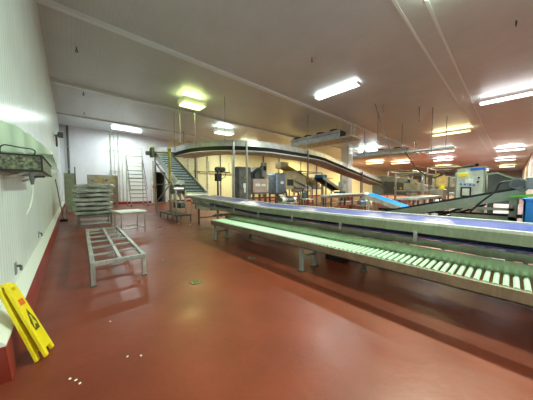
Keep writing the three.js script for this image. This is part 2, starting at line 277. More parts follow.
{
  const t = thing('low_platform', 'low steel platform carrying drive motors at the foot of the incline', 'platform', [3.2, 0, -9.3]);
  part(t, 'deck_frame', [bar(V(2.95, .25, -8.35), V(2.95, .25, -10.4), .05), bar(V(3.48, .25, -8.35), V(3.48, .25, -10.4), .05), bar(V(2.95, .25, -8.35), V(3.48, .25, -8.35), .05), bar(V(2.95, .25, -10.4), V(3.48, .25, -10.4), .05)], M.steelDark);
  for (let k = 0; k < 6; k++) part(t, 'slat', box(2.97, 3.46, .262, .276, -8.45 - k * .33, -8.66 - k * .33), M.steelDark);
  for (const x of [2.95, 3.48]) for (const z of [-8.37, -9.4, -10.38]) part(t, 'leg', box(x - .02, x + .02, 0, .23, z - .02, z + .02), M.steelDark);
  const d = thing('drive_unit', 'steel drive drum and gear motor on the low platform', 'motor', [3.2, .276, -8.9]);
  part(d, 'frame', [bar(V(3.05, .276, -8.7), V(3.05, 1.2, -8.7), .05), bar(V(3.42, .276, -8.7), V(3.42, 1.2, -8.7), .05), bar(V(3.05, .276, -9.25), V(3.05, 1.2, -9.25), .05), bar(V(3.42, .276, -9.25), V(3.42, 1.2, -9.25), .05), bar(V(3.05, .75, -8.7), V(3.42, .75, -8.7), .05), bar(V(3.05, .75, -9.25), V(3.05, .75, -8.7), .05)], M.steel);
  part(d, 'drum', [rod(V(3.0, 1.25, -8.98), V(3.44, 1.25, -8.98), .17, 24)], M.steel); parts(d, 'drum_rim', [rod(V(2.98, 1.25, -8.98), V(3.02, 1.25, -8.98), .2, 24), rod(V(3.42, 1.25, -8.98), V(3.46, 1.25, -8.98), .2, 24)], M.greyDark);
  part(d, 'gear_box', [box(3.1, 3.4, .5, .74, -9.2, -8.75, .03), rod(V(3.25, .62, -8.75), V(3.25, .62, -8.5), .1, 16)], M.greyDark);
  part(d, 'guard', prism([[3.06, 1.45], [3.44, 1.45], [3.4, 1.62], [3.15, 1.62]], 'z', -9.2, -8.75), M.galv);
  const p = thing('pipe_post', 'tall dull yellow pipe post standing on the low platform', 'post', [3.3, .276, -10.1]);
  part(p, 'pipe', [rod(V(3.3, .28, -10.1), V(3.3, 2.98, -10.1), .055, 16), new THREE.SphereGeometry(.085, 14, 10).translate(3.3, 2.99, -10.1)], M.yellowDull);
  part(p, 'flange', rod(V(3.3, .276, -10.1), V(3.3, .3, -10.1), .11, 16), M.steelDark); part(p, 'clamp', rod(V(3.3, 1.5, -10.1), V(3.3, 1.58, -10.1), .075, 14), M.steelDark);
}

// ---------------------------------------------------------------- overhead curved conveyor
{
  const t = thing('overhead_conveyor', 'long curved overhead conveyor with steel guards sloping down on the far side', 'conveyor', [6, 0, -9]);
  const cx = 8.28, cz = -11.96, R = 3.13, path = [];
  for (let z = -16.28; z < cz; z += 1.08) path.push({ p: V(cx - R, Math.max(0, -12.9 - z) * .13, z), n: V(-1, 0, 0) });
  for (let k = 0; k <= 28; k++) { const a = k / 28 * Math.PI / 2; path.push({ p: V(cx - R * Math.cos(a), 0, cz + R * Math.sin(a)), n: V(-Math.cos(a), 0, Math.sin(a)) }); }
  const yx = (x) => x < 10.6 ? 0 : x < 12.4 ? -.06 * ((x - 10.6) / 1.8) ** 2 : -.06 - (x - 12.4) * .148;
  for (let x = cx + .6; x < 22.4; x += .6) path.push({ p: V(x, yx(x), cz + R), n: V(0, 0, 1) });
  const W = .55, Y = 3.1;
  part(t, 'guard', sweep(path, rect(W - .012, W + .012, Y + .235, Y + .50)), M.steel, null); part(t, 'guard', sweep(path, rect(-W - .012, -W + .012, Y + .21, Y + .50)), M.steel);
  part(t, 'guard_lip', sweep(path, rect(W - .02, W + .03, Y + .49, Y + .515)), M.steel);
  part(t, 'belt', sweep(path, rect(-W + .04, W + .018, Y + .035, Y + .235)), M.beltBlack);
  part(t, 'edge_rail', sweep(path, rect(W - .02, W + .028, Y + .0, Y + .034)), M.offwhite); part(t, 'edge_rail', sweep(path, rect(-W - .025, -W + .02, Y + .0, Y + .05)), M.offwhite);
  part(t, 'drip_pan', sweep(path, rect(-W, W - .02, Y - .02, Y + .01)), M.galv);
  const posts = [[20, 1, .62], [36, 1, .62], [48, 1, .62], [3, -1, .62], [23, 1, .62], [46, -1, .62], [52, -1, .62]];
  for (const [i, s, o] of posts) {
    const q = path[Math.min(i, path.length - 1)], c = q.p.clone().addScaledVector(q.n, s * o), y = q.p.y;
    part(t, 'post', bar(V(c.x, 0, c.z), V(c.x, Y + y + .42, c.z), .07), i === 20 || i === 23 ? M.steel : M.steelDark);
    part(t, 'bracket', bar(V(c.x, Y + y + .03, c.z), c.clone().addScaledVector(q.n, -s * (o - W + .02)).setY(Y + y + .03), .05), M.steel);
    part(t, 'base_plate', box(c.x - .09, c.x + .09, 0, .015, c.z - .09, c.z + .09), M.steelDark);
  }
  for (const i of [3, 10, 18, 36, 44]) { const q = path[i], c = q.p.clone().addScaledVector(q.n, .58); part(t, 'hanger_rod', rod(V(c.x, Y + q.p.y + .3, c.z), V(c.x, CEIL, c.z), .012, 6), M.steelDark); }
}
{ // the hood that takes in the sloping end
  const t = thing('infeed_hood', 'big grey hood machine at the lower end of the sloping overhead conveyor', 'machine', [23.4, 0, -7.2]);
  part(t, 'body', prism([[-9.4, .6], [-9.4, 2.15], [-8.6, 2.5], [-5.9, 2.05], [-6.0, .6]], 'x', 22.75, 24.6), M.greyPaint);
  part(t, 'side_panel', prism([[-8.3, .75], [-8.3, 1.95], [-6.2, 1.75], [-6.2, .75]], 'x', 22.71, 22.75), M.greyDark);
  part(t, 'warning_label', box(22.69, 22.712, 1.2, 1.4, -7.4, -7.15), M.yellowSticker); part(t, 'warning_label', box(22.69, 22.712, 1.2, 1.35, -6.9, -6.75), M.yellowSticker);
  for (const x of [22.85, 24.5]) for (const z of [-9.3, -6.1]) part(t, 'leg', box(x - .06, x + .06, 0, .62, z - .06, z + .06), M.steelDark);
}

// ---------------------------------------------------------------- evaporators under the ceiling
function evaporator(x, z0, z1, y0, y1, label) {
  const t = thing('ceiling_cooler', label, 'cooler', [x + .4, y0, (z0 + z1) / 2]), n = 4, L = z1 - z0;
  part(t, 'casing', box(x, x + .9, y0 + .12, y1, z0, z1, .02), M.steelLight);
  part(t, 'end_panel', box(x + .08, x + .82, y0 + .16, y1 - .04, z1 - .005, z1 + .012), M.black);
  part(t, 'drip_tray', prism([[x - .12, y0 + .03], [x + 1.3, y0], [x + 1.3, y0 + .04], [x + 1.0, y0 + .12], [x - .12, y0 + .12]], 'z', z0 - .1, z1 + .9), M.galv);
  for (let k = 0; k < n; k++) {
    const z = z0 + L * (k + .5) / n, f = part(t, 'fan_cowl', [rod(V(x + .3, y1 - .01, z), V(x + .3, y1 + .1, z), .3, 20), bar(V(x + .02, y1 + .03, z), V(x - .1, y1 + .0, z), .3, .06)], M.black); part(t, 'fan_hub', rod(V(x + .3, y1 + .09, z), V(x + .3, y1 + .14, z), .08, 12), M.steel, f);
  }
  part(t, 'face_seam', [box(x - .006, x, (y0 + y1) / 2 + .1, (y0 + y1) / 2 + .13, z0 + .05, z1 - .05)], M.steelDark);
  for (const z of [z0 + .2, z1 - .2]) for (const dx of [.08, .82]) part(t, 'hanger_rod', rod(V(x + dx, y1 - .02, z), V(x + dx, CEIL, z), .015, 6), M.steel);
  for (const dz of [.5, .7, .85]) part(t, 'pipe', [rod(V(x + .5, y0 + .12, z1 + dz), V(x + .5, CEIL, z1 + dz), .025, 8), rod(V(x + .5, y0 + .25, z1), V(x + .5, y0 + .25, z1 + dz), .025, 8)], M.steel);
}
evaporator(13.75, -12.4, -7.95, 4.62, 5.28, 'long steel ceiling cooler with black fans above the curved overhead conveyor');
evaporator(23.9, -13.2, -6.9, 4.55, 5.2, 'far ceiling cooler with black fans near the white square column');

// ---------------------------------------------------------------- left side: floor sign, basket, wall bits
{
  const B = V(-.178, .0, -2.385), T = V(-.385, .56, -2.52), up = T.clone().sub(B).normalize(); let w = V(.12, 0, -1); w.addScaledVector(up, -w.dot(up)).normalize(); const nrm = up.clone().cross(w).negate(); if (nrm.x < 0) nrm.negate();
  const m = new THREE.Matrix4().makeBasis(w, up, w.clone().cross(up)); const zsgn = w.clone().cross(up).x > 0 ? 1 : -1;
  const t = new THREE.Group(); t.name = numbered('floor_sign'); t.userData = { label: 'yellow folding floor sign leaning against the wall and red curb', category: 'sign' }; scene.add(t);
  t.position.copy(B); t.setRotationFromMatrix(m); t.position.y += .012; t.scale.x = .58;
  const leaf = () => {
    const s = new THREE.Shape([[-.145, 0], [-.09, 0], [-.075, .05], [.075, .05], [.09, 0], [.145, 0], [.115, .56], [.09, .6], [-.09, .6], [-.115, .56]].map(([a, b]) => new THREE.Vector2(a, b)));
    const h = new THREE.Path([[-.05, .545], [.05, .545], [.05, .575], [-.05, .575]].map(([a, b]) => new THREE.Vector2(a, b))); s.holes.push(h);
    return new THREE.ExtrudeGeometry(s, { depth: .014, bevelEnabled: true, bevelSize: .004, bevelThickness: .004, bevelSegments: 2 });
  };
  const f = leaf(); f.translate(0, 0, zsgn > 0 ? .0 : -.014); const r = leaf(); r.translate(0, 0, zsgn > 0 ? -.034 : .02);
  const fm = mesh('front_leaf', f, M.yellow, t); r.translate(0, -.61, 0).rotateX(zsgn * .03).translate(0, .61, 0); mesh('back_leaf', r, M.yellow, t);
  mesh('hinge', [rod(V(-.08, .612, -zsgn * .008), V(.08, .612, -zsgn * .008), .012, 10)], M.yellow, t);
  const zf = zsgn > 0 ? .0195 : -.0195, flat = (pts, mat, name, d = .0015) => { const g = new THREE.ExtrudeGeometry(new THREE.Shape(pts.map(([a, b]) => new THREE.Vector2(a, b))), { depth: d, bevelEnabled: false }); g.translate(0, 0, zsgn > 0 ? zf - .002 : zf + .002 - d); return mesh(name, g, mat, fm); };
  flat([[-.07, .42], [.07, .42], [.07, .47], [-.07, .47]], S({ color: 0xd8641c, roughness: .45 }), 'orange_print');
  const cl = Math.cos, tri = [[-.07, .20], [.07, .20], [.085, .27], [0, .385], [-.085, .27]];
  flat(tri, S({ color: 0x4a4708, roughness: .5 }), 'pictogram');
  flat([[-.045, .215], [.0, .25], [.05, .235], [.045, .26], [.012, .285], [.02, .32], [-.012, .335], [-.02, .28], [-.055, .235]], S({ color: 0xcfc02a, roughness: .5 }), 'pictogram_figure', .002);
}
{
  const t = thing('mesh_basket', 'grey metal mesh basket fixed to the left wall', 'basket', [-.32, 1.45, -3.6]);
  const x0 = XW, x1 = -.185, z0 = -4.2, z1 = -2.85, y0 = 1.452, y1 = 1.59;
  part(t, 'body', [box(x0, x1, y0, y0 + .012, z0, z1), box(x1 - .008, x1, y0, y1, z0, z1), box(x0, x1, y0, y1, z0, z0 + .008), box(x0, x1, y0, y1, z1 - .008, z1), box(x0, x0 + .008, y0, y1, z0, z1)], M.meshGrey);
  parts(t, 'rim', [bar(V(x1, y1, z0), V(x1, y1, z1), .014), bar(V(x0, y1, z1), V(x1, y1, z1), .014), bar(V(x1, y0, z0), V(x1, y0, z1), .014), bar(V(x0, y0, z1), V(x1, y0, z1), .02), bar(V(x1, y0, z1), V(x1, y1, z1), .014)], M.slots);
  for (let k = 0; k < 9; k++) part(t, 'rib', box(x0 + .02 + k * .028, x0 + .024 + k * .028, y0 + .01, y1 - .01, z1, z1 + .004), M.meshGrey);
  part(t, 'wire_rail', tube([V(-.425, y1, z1 + .005), V(-.42, y1 + .05, z1 + .015), V(-.40, y1 + .068, z1 + .02), V(-.31, y1 + .058, z1 + .02), V(-.235, y1 + .048, z1 + .02), V(-.222, y1 + .035, z1 + .015), V(-.23, y1, z1 + .005)], .005, 50, 6), M.slots);
  parts(t, 'bracket', [bar(V(x0, y0 - .07, z1 - .15), V(x1 - .1, y0 - .005, z1 - .15), .018), bar(V(x0, y0 - .07, z0 + .15), V(x1 - .1, y0 - .005, z0 + .15), .018)], M.steel);
  const N = 50, K = 24, pos = []; const P = (i, k) => { const s = i / N, c = k / K, z = -2.88 - 2.3 * s; const top = 1.60 + (.27 - .12 * s) * (1 - .35 * s * s), q = 1 - c ** 1.7;
    const n = noise.noise(s * 7, c * 4, 1), n2 = noise.noise(s * 18, c * 9, 4); const x = XW + .012 + (.315 - .03 * s) * c + .012 * n2; const low = s < .6 ? 1.615 : 1.615 - (s - .6) * .12;
    return [Math.max(x, XW + .008), Math.max(low, low + (top - low) * q + (.03 * n + .012 * n2) * Math.sin(Math.PI * Math.min(1, c + .15))), z + .03 * n]; };
  for (let i = 0; i < N; i++) for (let k = 0; k < K; k++) { const a = P(i, k), b = P(i + 1, k), c = P(i + 1, k + 1), d = P(i, k + 1); pos.push(...a, ...b, ...c, ...a, ...c, ...d); }
  for (let k = 0; k < K; k++) { const a = P(0, k), b = P(0, k + 1), fl = (p) => [p[0], 1.612, p[2]]; pos.push(...a, ...b, ...fl(b), ...a, ...fl(b), ...fl(a)); }   // the front fold
  const g = new THREE.BufferGeometry(); g.setAttribute('position', new THREE.Float32BufferAttribute(pos, 3)); g.computeVertexNormals();
  single('plastic_film', 'pale green plastic film piled on the wall basket', 'film', toCreasedNormals(g, 1), M.film, [-.33, 1.6, -3.6]);
  const h = thing('hose_nozzle', 'dark nozzle with a thin pale hose hanging below the wall basket', 'hose', [-.24, 1.44, -3.02]);
  part(h, 'nozzle', [rod(V(-0.250, 1.43, -2.830), V(-0.248, 1.33, -2.820), .024, 12, .01)], M.greyDark);
  part(h, 'hose', tube([V(-0.248, 1.34, -2.820), V(-0.250, 1.26, -2.810), V(-0.265, 1.15, -2.790), V(-0.290, 1.07, -2.760)], .006, 24, 8), M.offwhite);
  part(h, 'lever', rod(V(-0.240, 1.40, -2.820), V(-0.170, 1.402, -2.840), .009, 8), M.black);
}
{
  const t = thing('wall_fitting', 'small dark metal fitting high on the left wall', 'fitting', [XW, 3.4, -12.9]);
  part(t, 'plate', box(XW, XW + .02, 3.15, 3.6, -13.0, -12.75), M.steel); part(t, 'arm', bar(V(XW, 3.5, -12.9), V(XW + .2, 3.55, -12.9), .06), M.steelDark); part(t, 'head', box(XW + .12, XW + .3, 3.45, 3.65, -13.05, -12.75, .03), M.greyDark); part(t, 'drop_tube', rod(V(XW + .08, 3.5, -12.9), V(XW + .08, 3.05, -12.9), .035, 10), M.greyDark);
  for (const [z, l] of [[-3.27, 'small grey clip on the left wall above the floor sign'], [-5.4, 'small grey clip on the left wall beside the low rack']]) { const c = thing('wall_clip', l, 'clip', [XW, .5, z]); part(c, 'plate', box(XW, XW + .012, .44, .56, z - .03, z + .03, .004), M.greyPaint); part(c, 'hook', [bar(V(XW + .01, .52, z), V(XW + .04, .52, z), .02), bar(V(XW + .04, .52, z), V(XW + .04, .47, z), .02)], M.steelDark); }
  const s = thing('squeegee', 'long handled squeegee leaning on the left wall by the tall cabinet', 'squeegee', [XW + .2, 0, -11.6]);
  part(s, 'handle', rod(V(XW + .2, .05, -11.6), V(XW + .035, 1.62, -11.3), .015, 8), M.greyDark); part(s, 'blade', box(XW + .1, XW + .32, 0, .09, -11.75, -11.5, .01), M.black);
}
// ---------------------------------------------------------------- rack, table, tray stack
{
  const t = thing('low_rack', 'long low grey metal rack frame with open rungs on the floor', 'rack', [.52, 0, -5.15]); const p = t.position;
  const x0 = .22, x1 = .82, z0 = -6.7, z1 = -3.62, h = .32;
  for (const x of [x0, x1]) part(t, 'side_rail', box(x - .025, x + .025, h - .06, h, z0, z1, .006), M.galv);
  part(t, 'middle_rail', box(.53 - .02, .53 + .02, h - .05, h - .005, z0 + .02, z1 - .02), M.galv);
  for (const z of [z0 + .025, z1 - .025]) part(t, 'end_rail', box(x0 + .02, x1 - .02, h - .06, h, z - .025, z + .025, .006), M.galv);
  for (let k = 1; k < 6; k++) { const z = z0 + (z1 - z0) * k / 6; part(t, 'rung', box(x0 + .02, x1 - .02, h - .04, h - .012, z - .015, z + .015), M.galv); }
  for (const x of [x0, x1]) for (const z of [z0 + .03, z1 - .03]) { part(t, 'leg', box(x - .025, x + .025, .01, h - .05, z - .03, z + .03, .004), M.galv); part(t, 'foot', box(x - .035, x + .035, 0, .012, z - .04, z + .04), M.steelDark); }
  t.rotation.y = -.025;
}
{
  const t = thing('white_table', 'small table with a white top on thin steel legs', 'table', [1.28, 0, -7.45]);
  part(t, 'top', box(.93, 1.63, .605, .64, -7.85, -7.12, .008), M.white); part(t, 'apron', [bar(V(.98, .58, -7.17), V(1.58, .58, -7.17), .03), bar(V(.98, .58, -7.8), V(1.58, .58, -7.8), .03), bar(V(.98, .58, -7.17), V(.98, .58, -7.8), .03), bar(V(1.58, .58, -7.17), V(1.58, .58, -7.8), .03)], M.steel);
  for (const x of [.98, 1.58]) for (const z of [-7.17, -7.8]) part(t, 'leg', rod(V(x, 0, z), V(x, .6, z), .017, 10), M.steel);
  parts(t, 'stretcher', [bar(V(.98, .15, -7.17), V(1.58, .15, -7.17), .022), bar(V(.98, .15, -7.8), V(1.58, .15, -7.8), .022), bar(V(1.58, .15, -7.17), V(1.58, .15, -7.8), .022)], M.steel); t.rotation.y = .12;
}
{
  const t = thing('tray_cart', 'low dark steel cart under the stack of wrapped trays', 'cart', [.62, 0, -10]);
  part(t, 'deck', [box(.12, 1.12, .34, .375, -10.5, -9.5)], M.steelDark);
  for (const x of [.18, 1.06]) for (const z of [-10.42, -9.58]) part(t, 'leg', box(x - .03, x + .03, .0, .35, z - .03, z + .03), M.steelDark);
  for (const y of [.08, .22]) parts(t, 'brace', [bar(V(.18, y, -9.58), V(1.06, y, -9.58), .035), bar(V(.18, y, -10.42), V(1.06, y, -10.42), .035)], M.galv);
  const tints = ['bottom', 'second', 'third', 'fourth', 'fifth', 'sixth', 'top'];
  for (let k = 0; k < 7; k++) {
    const sx = 40 + k * 3.7, gg = new THREE.BoxGeometry(1.02, .138, 1.0, 30, 6, 24), q = gg.attributes.position;
    for (let i = 0; i < q.count; i++) { let x = q.getX(i), y = q.getY(i), z = q.getZ(i); const e = Math.max(Math.abs(x) / .51, Math.abs(z) / .5), w = Math.max(0, (e - .6) / .4); const n = noise.noise(x * 5 + sx, z * 5, 1), n2 = noise.noise(x * 13 + sx, z * 13, y * 9);
      y *= 1 - .34 * w * w; y += w * (.026 * n + .008 * n2 - .01); x *= 1 + .06 * noise.noise(z * 4, y * 8, sx) + .03 * n2 * w; z *= 1 + .06 * noise.noise(x * 4, y * 8, sx + 5) + .03 * n2 * w; q.setXYZ(i, x, y, z); }
    gg.computeVertexNormals(); gg.rotateY((rnd() - .5) * .16); gg.translate(.60 + (rnd() - .5) * .12, .376 + .0755 + k * .154, -10 + (rnd() - .5) * .08);
    single('wrapped_tray', 'grey film-wrapped tray, ' + tints[k] + (k === 0 || k === 6 ? ' one of the stack' : ' one up in the stack'), 'tray', gg, M.wrap[k % 3], [.62, .375 + k * .154, -10], 'wrapped trays stacked on the cart');
  }
}
// ---------------------------------------------------------------- back-left: cabinets, pipes, ladder
{
  const t = thing('tall_cabinet', 'tall narrow grey steel cabinet in the corner by the left wall', 'cabinet', [0, 0, -16]);
  part(t, 'body', box(-.24, .22, .1, 2.1, -16.4, -15.95, .01), M.greyGreen); part(t, 'door', box(-.2, .18, .2, 2.02, -15.952, -15.93, .005), M.greyGreen); part(t, 'handle', box(.1, .13, 1.0, 1.2, -15.93, -15.9), M.black); part(t, 'edge_trim', box(.19, .24, .1, 2.45, -15.99, -15.94), M.greyDark);
  for (const x of [-.2, .18]) parts(t, 'leg', [box(x - .03, x + .03, 0, .12, -16.05, -15.98), box(x - .03, x + .03, 0, .12, -16.36, -16.3)], M.steelDark);
  const e = thing('electrical_panel', 'wide stainless electrical panel with yellow warning labels near the back wall', 'panel', [1.7, 0, -18.7]);
  part(e, 'body', box(.86, 2.52, .25, 2.18, -19.1, -18.55, .015), M.steelWarm);
  part(e, 'door', box(.9, 1.66, .35, 2.1, -18.552, -18.52, .008), M.steelWarm); part(e, 'door', box(1.7, 2.48, .35, 2.1, -18.552, -18.52, .008), M.steelWarm);
  part(e, 'handle', box(1.6, 1.63, 1.2, 1.4, -18.52, -18.48), M.black); part(e, 'handle', box(1.73, 1.76, 1.2, 1.4, -18.52, -18.48), M.black);
  part(e, 'warning_label', box(1.34, 1.62, 1.72, 1.86, -18.522, -18.515), M.yellowSticker); part(e, 'warning_label', box(1.34, 1.62, 1.5, 1.62, -18.522, -18.515), M.yellowSticker); part(e, 'warning_label', box(2.05, 2.35, 1.7, 1.82, -18.522, -18.515), M.yellowSticker);
  part(e, 'switch', rod(V(1.85, 1.82, -18.52), V(1.85, 1.82, -18.47), .05, 12), M.black); part(e, 'switch', rod(V(1.1, 1.8, -18.52), V(1.1, 1.8, -18.47), .04, 12), M.black); part(e, 'switch', rod(V(1.1, 1.55, -18.52), V(1.1, 1.55, -18.47), .04, 12), M.black);
  for (const x of [.95, 2.43]) for (const z of [-19.02, -18.63]) part(e, 'leg', box(x - .04, x + .04, 0, .26, z - .04, z + .04), M.steelWarm);
  [[-.02, 2.0, .06, M.greyDark, 'dark thin vertical conduit in the back corner above the tall cabinet'], [2.48, .18, .07, M.offwhite, 'white wall pipe behind the electrical panel, nearest the left wall'], [2.72, .18, .05, M.white, 'thin white wall pipe, middle of three behind the electrical panel'], [2.98, .18, .07, M.offwhite, 'white wall pipe nearest the rolling ladder']].forEach(([x, y0, r, m, l]) => {
    const p = thing('wall_pipe', l, 'pipe', [x, y0, ZB + r]); part(p, 'pipe', rod(V(x, y0, ZB + r + .01), V(x, CEIL, ZB + r + .01), r, 12), m); for (const y of [2.6, 4.2]) part(p, 'clamp', box(x - r - .03, x + r + .03, y, y + .05, ZB, ZB + 2 * r + .02), M.steel);
  });
  const w = thing('wall_board', 'large pale panel fixed to the back wall behind the rolling ladder', 'panel', [3.9, 0, ZB]); part(w, 'board', box(3.2, 4.6, .2, 4.6, ZB, ZB + .03), M.white); part(w, 'frame', [box(3.17, 3.21, .2, 4.62, ZB, ZB + .045), box(4.59, 4.63, .2, 4.62, ZB, ZB + .045), box(3.17, 4.63, 4.6, 4.64, ZB, ZB + .045)], M.steel);
}
{
  const t = thing('rolling_ladder', 'steel rolling ladder with handrails against the back wall', 'ladder', [3.7, 0, -18.3]);
  const x0 = 3.0, x1 = 4.25, n = 9, st = (k) => ({ y: .3 + k * .285, z: -17.75 - k * .16 });
  for (let k = 0; k < n; k++) { const s = st(k), dx = .0; part(t, 'step', box(x0 + .18, x1 - .05, s.y, s.y + .05, s.z - .2, s.z + .04), M.steelBlue); }
  for (const x of [x0 + .15, x1 - .03]) {
    part(t, 'stringer', bar(V(x, .05, -17.68), V(x, st(n - 1).y, st(n - 1).z), .05), M.steel);
    part(t, 'rear_post', bar(V(x, .05, -19.2), V(x, 3.7, -19.2), .045), M.steel);
    part(t, 'guard_post', bar(V(x, st(n - 1).y, st(n - 1).z), V(x, 3.72, st(n - 1).z + .02), .04), M.steel);
    part(t, 'handrail', bar(V(x, 1.2, -17.9), V(x, 3.5, st(n - 1).z), .035), M.steelDark);
    part(t, 'base_rail', bar(V(x, .08, -17.66), V(x, .08, -19.2), .05), M.steel);
  }
  for (const y of [1.1, 2.0, 2.95, 3.7]) part(t, 'back_rail', bar(V(x0 + .15, y, -19.2), V(x1 - .03, y, -19.2), .035), M.steel);
  for (const y of [3.2, 3.7]) part(t, 'guard_rail', bar(V(x0 + .15, y, st(n - 1).z), V(x1 - .03, y, st(n - 1).z), .035), M.steel);
  for (const x of [x0 + .15, x1 - .03]) for (const z of [-17.7, -19.18]) part(t, 'caster', rod(V(x - .025, .055, z), V(x + .025, .055, z), .055, 14), M.rubber);
  const v = thing('valve_stand', 'thin steel stand with a small brass valve beside the doorway', 'valve', [4.85, 0, -18.6]);
  part(v, 'pipe', rod(V(4.85, .02, -18.6), V(4.85, 3.4, -18.6), .05, 10), M.steel); part(v, 'base_plate', box(4.72, 4.98, 0, .02, -18.73, -18.47), M.steelDark); part(v, 'valve_body', [rod(V(4.72, 1.4, -18.5), V(5.0, 1.4, -18.5), .06, 12), box(4.8, 4.9, 1.4, 1.56, -18.58, -18.46, .02)], S({ color: 0xc89a3a, roughness: .4, metalness: .5 }));
}
// ---------------------------------------------------------------- machines behind the blue belt
{
  const z = -9.1, t = thing('camera_stand', 'black stand with a crossbar and two round black heads', 'stand', [5.11, 0, z]), q = 5.11;
  part(t, 'base', [bar(V(q - .3, .03, z), V(q + .3, .03, z), .05), bar(V(q, .03, z - .3), V(q, .03, z + .3), .05)], M.black); part(t, 'pole', rod(V(q, .03, z), V(q, 2.05, z), .04, 12), M.black);
  part(t, 'control_box', box(q - .13, q + .13, 1.62, 1.98, z - .08, z + .14, .02), M.black); part(t, 'crossbar', bar(V(4.64, 2.03, z), V(5.76, 2.05, z), .04), M.black);
  for (const x of [q - .01, q + .26]) { const h = part(t, 'round_head', new THREE.CylinderGeometry(.12, .12, .14, 20).rotateX(Math.PI / 2).translate(x, 2.16, z), M.black); part(t, 'lens_ring', new THREE.TorusGeometry(.085, .018, 8, 20).translate(x, 2.16, z + .075), M.greyDark, h); }
  part(t, 'cable', tube([V(q + .4, 2.03, z), V(q + .36, 1.83, z + .05), V(q + .2, 1.74, z + .05), V(q + .05, 1.68, z + .05)], .012), M.cable); for (const x of [4.67, 5.72]) part(t, 'side_rod', rod(V(x, 2.03, z), V(x, 2.5, z), .012, 6), M.steelDark);
  const g = thing('grey_cabinet', 'tall dark grey steel machine cabinet with a white label', 'cabinet', [6.93, 0, -9.75]);
  part(g, 'body', box(6.5, 7.36, .15, 2.42, -10.0, -9.5, .02), M.cabinetGrey); part(g, 'door', box(6.55, 7.31, .3, 2.3, -9.502, -9.47, .01), M.cabinetGrey); part(g, 'label', [box(6.82, 7.02, 1.3, 1.55, -9.472, -9.465), box(6.87, 6.97, 1.05, 1.3, -9.472, -9.465)], M.white); part(g, 'knob', rod(V(6.9, 1.85, -9.47), V(6.9, 1.85, -9.42), .05, 12), M.steel);
  for (const x of [6.57, 7.29]) for (const zz of [-9.92, -9.58]) part(g, 'leg', box(x - .04, x + .04, 0, .16, zz - .04, zz + .04), M.steelDark);
}
{
  const t = thing('sealing_machine', 'boxy pinkish steel machine with a dark hood beside the dark grey cabinet', 'machine', [7.8, 0, -9.9]);
  part(t, 'body', box(7.25, 8.35, .95, 1.82, -10.3, -9.55, .06), S({ map: brushed([186, 164, 152], .05), roughness: .4 })); part(t, 'front_window', box(7.4, 7.75, 1.4, 1.55, -9.552, -9.54), M.white); part(t, 'front_window', box(7.85, 8.15, 1.42, 1.52, -9.552, -9.54), M.white); part(t, 'band', box(7.24, 8.36, 1.0, 1.05, -9.56, -9.54), M.greyDark);
  part(t, 'hood', prism([[7.3, 1.82], [8.25, 1.82], [8.1, 2.3], [7.75, 2.5], [7.3, 2.2]], 'z', -10.2, -9.7), M.greyDark); part(t, 'control_box', box(7.9, 8.22, 1.95, 2.75, -9.68, -9.5, .02), M.greyPaint); part(t, 'screen', box(7.95, 8.17, 2.3, 2.55, -9.502, -9.49), M.screen); part(t, 'arm', [bar(V(7.35, 2.1, -9.6), V(7.9, 2.55, -9.6), .06), bar(V(7.35, 2.1, -9.6), V(7.35, 1.8, -9.6), .06)], M.black);
  for (const x of [7.35, 8.25]) for (const z of [-10.2, -9.65]) part(t, 'leg', box(x - .05, x + .05, 0, .96, z - .05, z + .05), M.steelDark); part(t, 'shelf', box(7.35, 8.25, .3, .34, -10.2, -9.65), M.steelDark);
  t.position.x += 0.3;
}
{
  const t = thing('slicing_machine', 'blue-grey rounded machine with a tan housing and slanted steel arm', 'machine', [9.9, 0, -9.8]);
  part(t, 'front_body', box(8.85, 9.75, .9, 2.2, -10.2, -9.4, .12), M.steelBlue); part(t, 'badge', box(9.2, 9.45, 1.55, 1.7, -9.402, -9.385), M.white); part(t, 'housing', prism([[9.75, 1.2], [9.75, 2.2], [10.6, 2.42], [11.8, 2.0], [11.9, 1.2]], 'z', -10.2, -9.5), M.tan);
  part(t, 'slot', box(9.9, 10.5, 1.45, 1.85, -9.505, -9.49), M.slots); part(t, 'arm', [bar(V(10.6, 1.85, -9.4), V(12.2, 1.3, -9.4), .12, .16), bar(V(10.5, 1.4, -9.4), V(12.2, 1.28, -9.4), .1, .12)], M.steel); part(t, 'roller', rod(V(10.2, 1.15, -9.35), V(12.0, 1.15, -9.35), .1, 14), M.steel); part(t, 'top_motor', [rod(V(10.9, 2.35, -9.85), V(11.5, 2.2, -9.85), .13, 14), box(11.3, 11.6, 2.1, 2.5, -10.0, -9.7, .03)], M.steelDark);
  for (const x of [8.95, 9.65, 11.7]) for (const z of [-10.1, -9.55]) part(t, 'leg', box(x - .04, x + .04, 0, 1.25, z - .04, z + .04), M.steelDark); part(t, 'shelf', box(8.95, 11.7, .5, .54, -10.1, -9.55), M.rust); part(t, 'pump', [box(9.6, 10.1, .54, .8, -10, -9.6, .04), rod(V(10.1, .68, -9.8), V(10.5, .68, -9.8), .1, 12)], M.greyDark);
  t.position.x += 0.35;
}
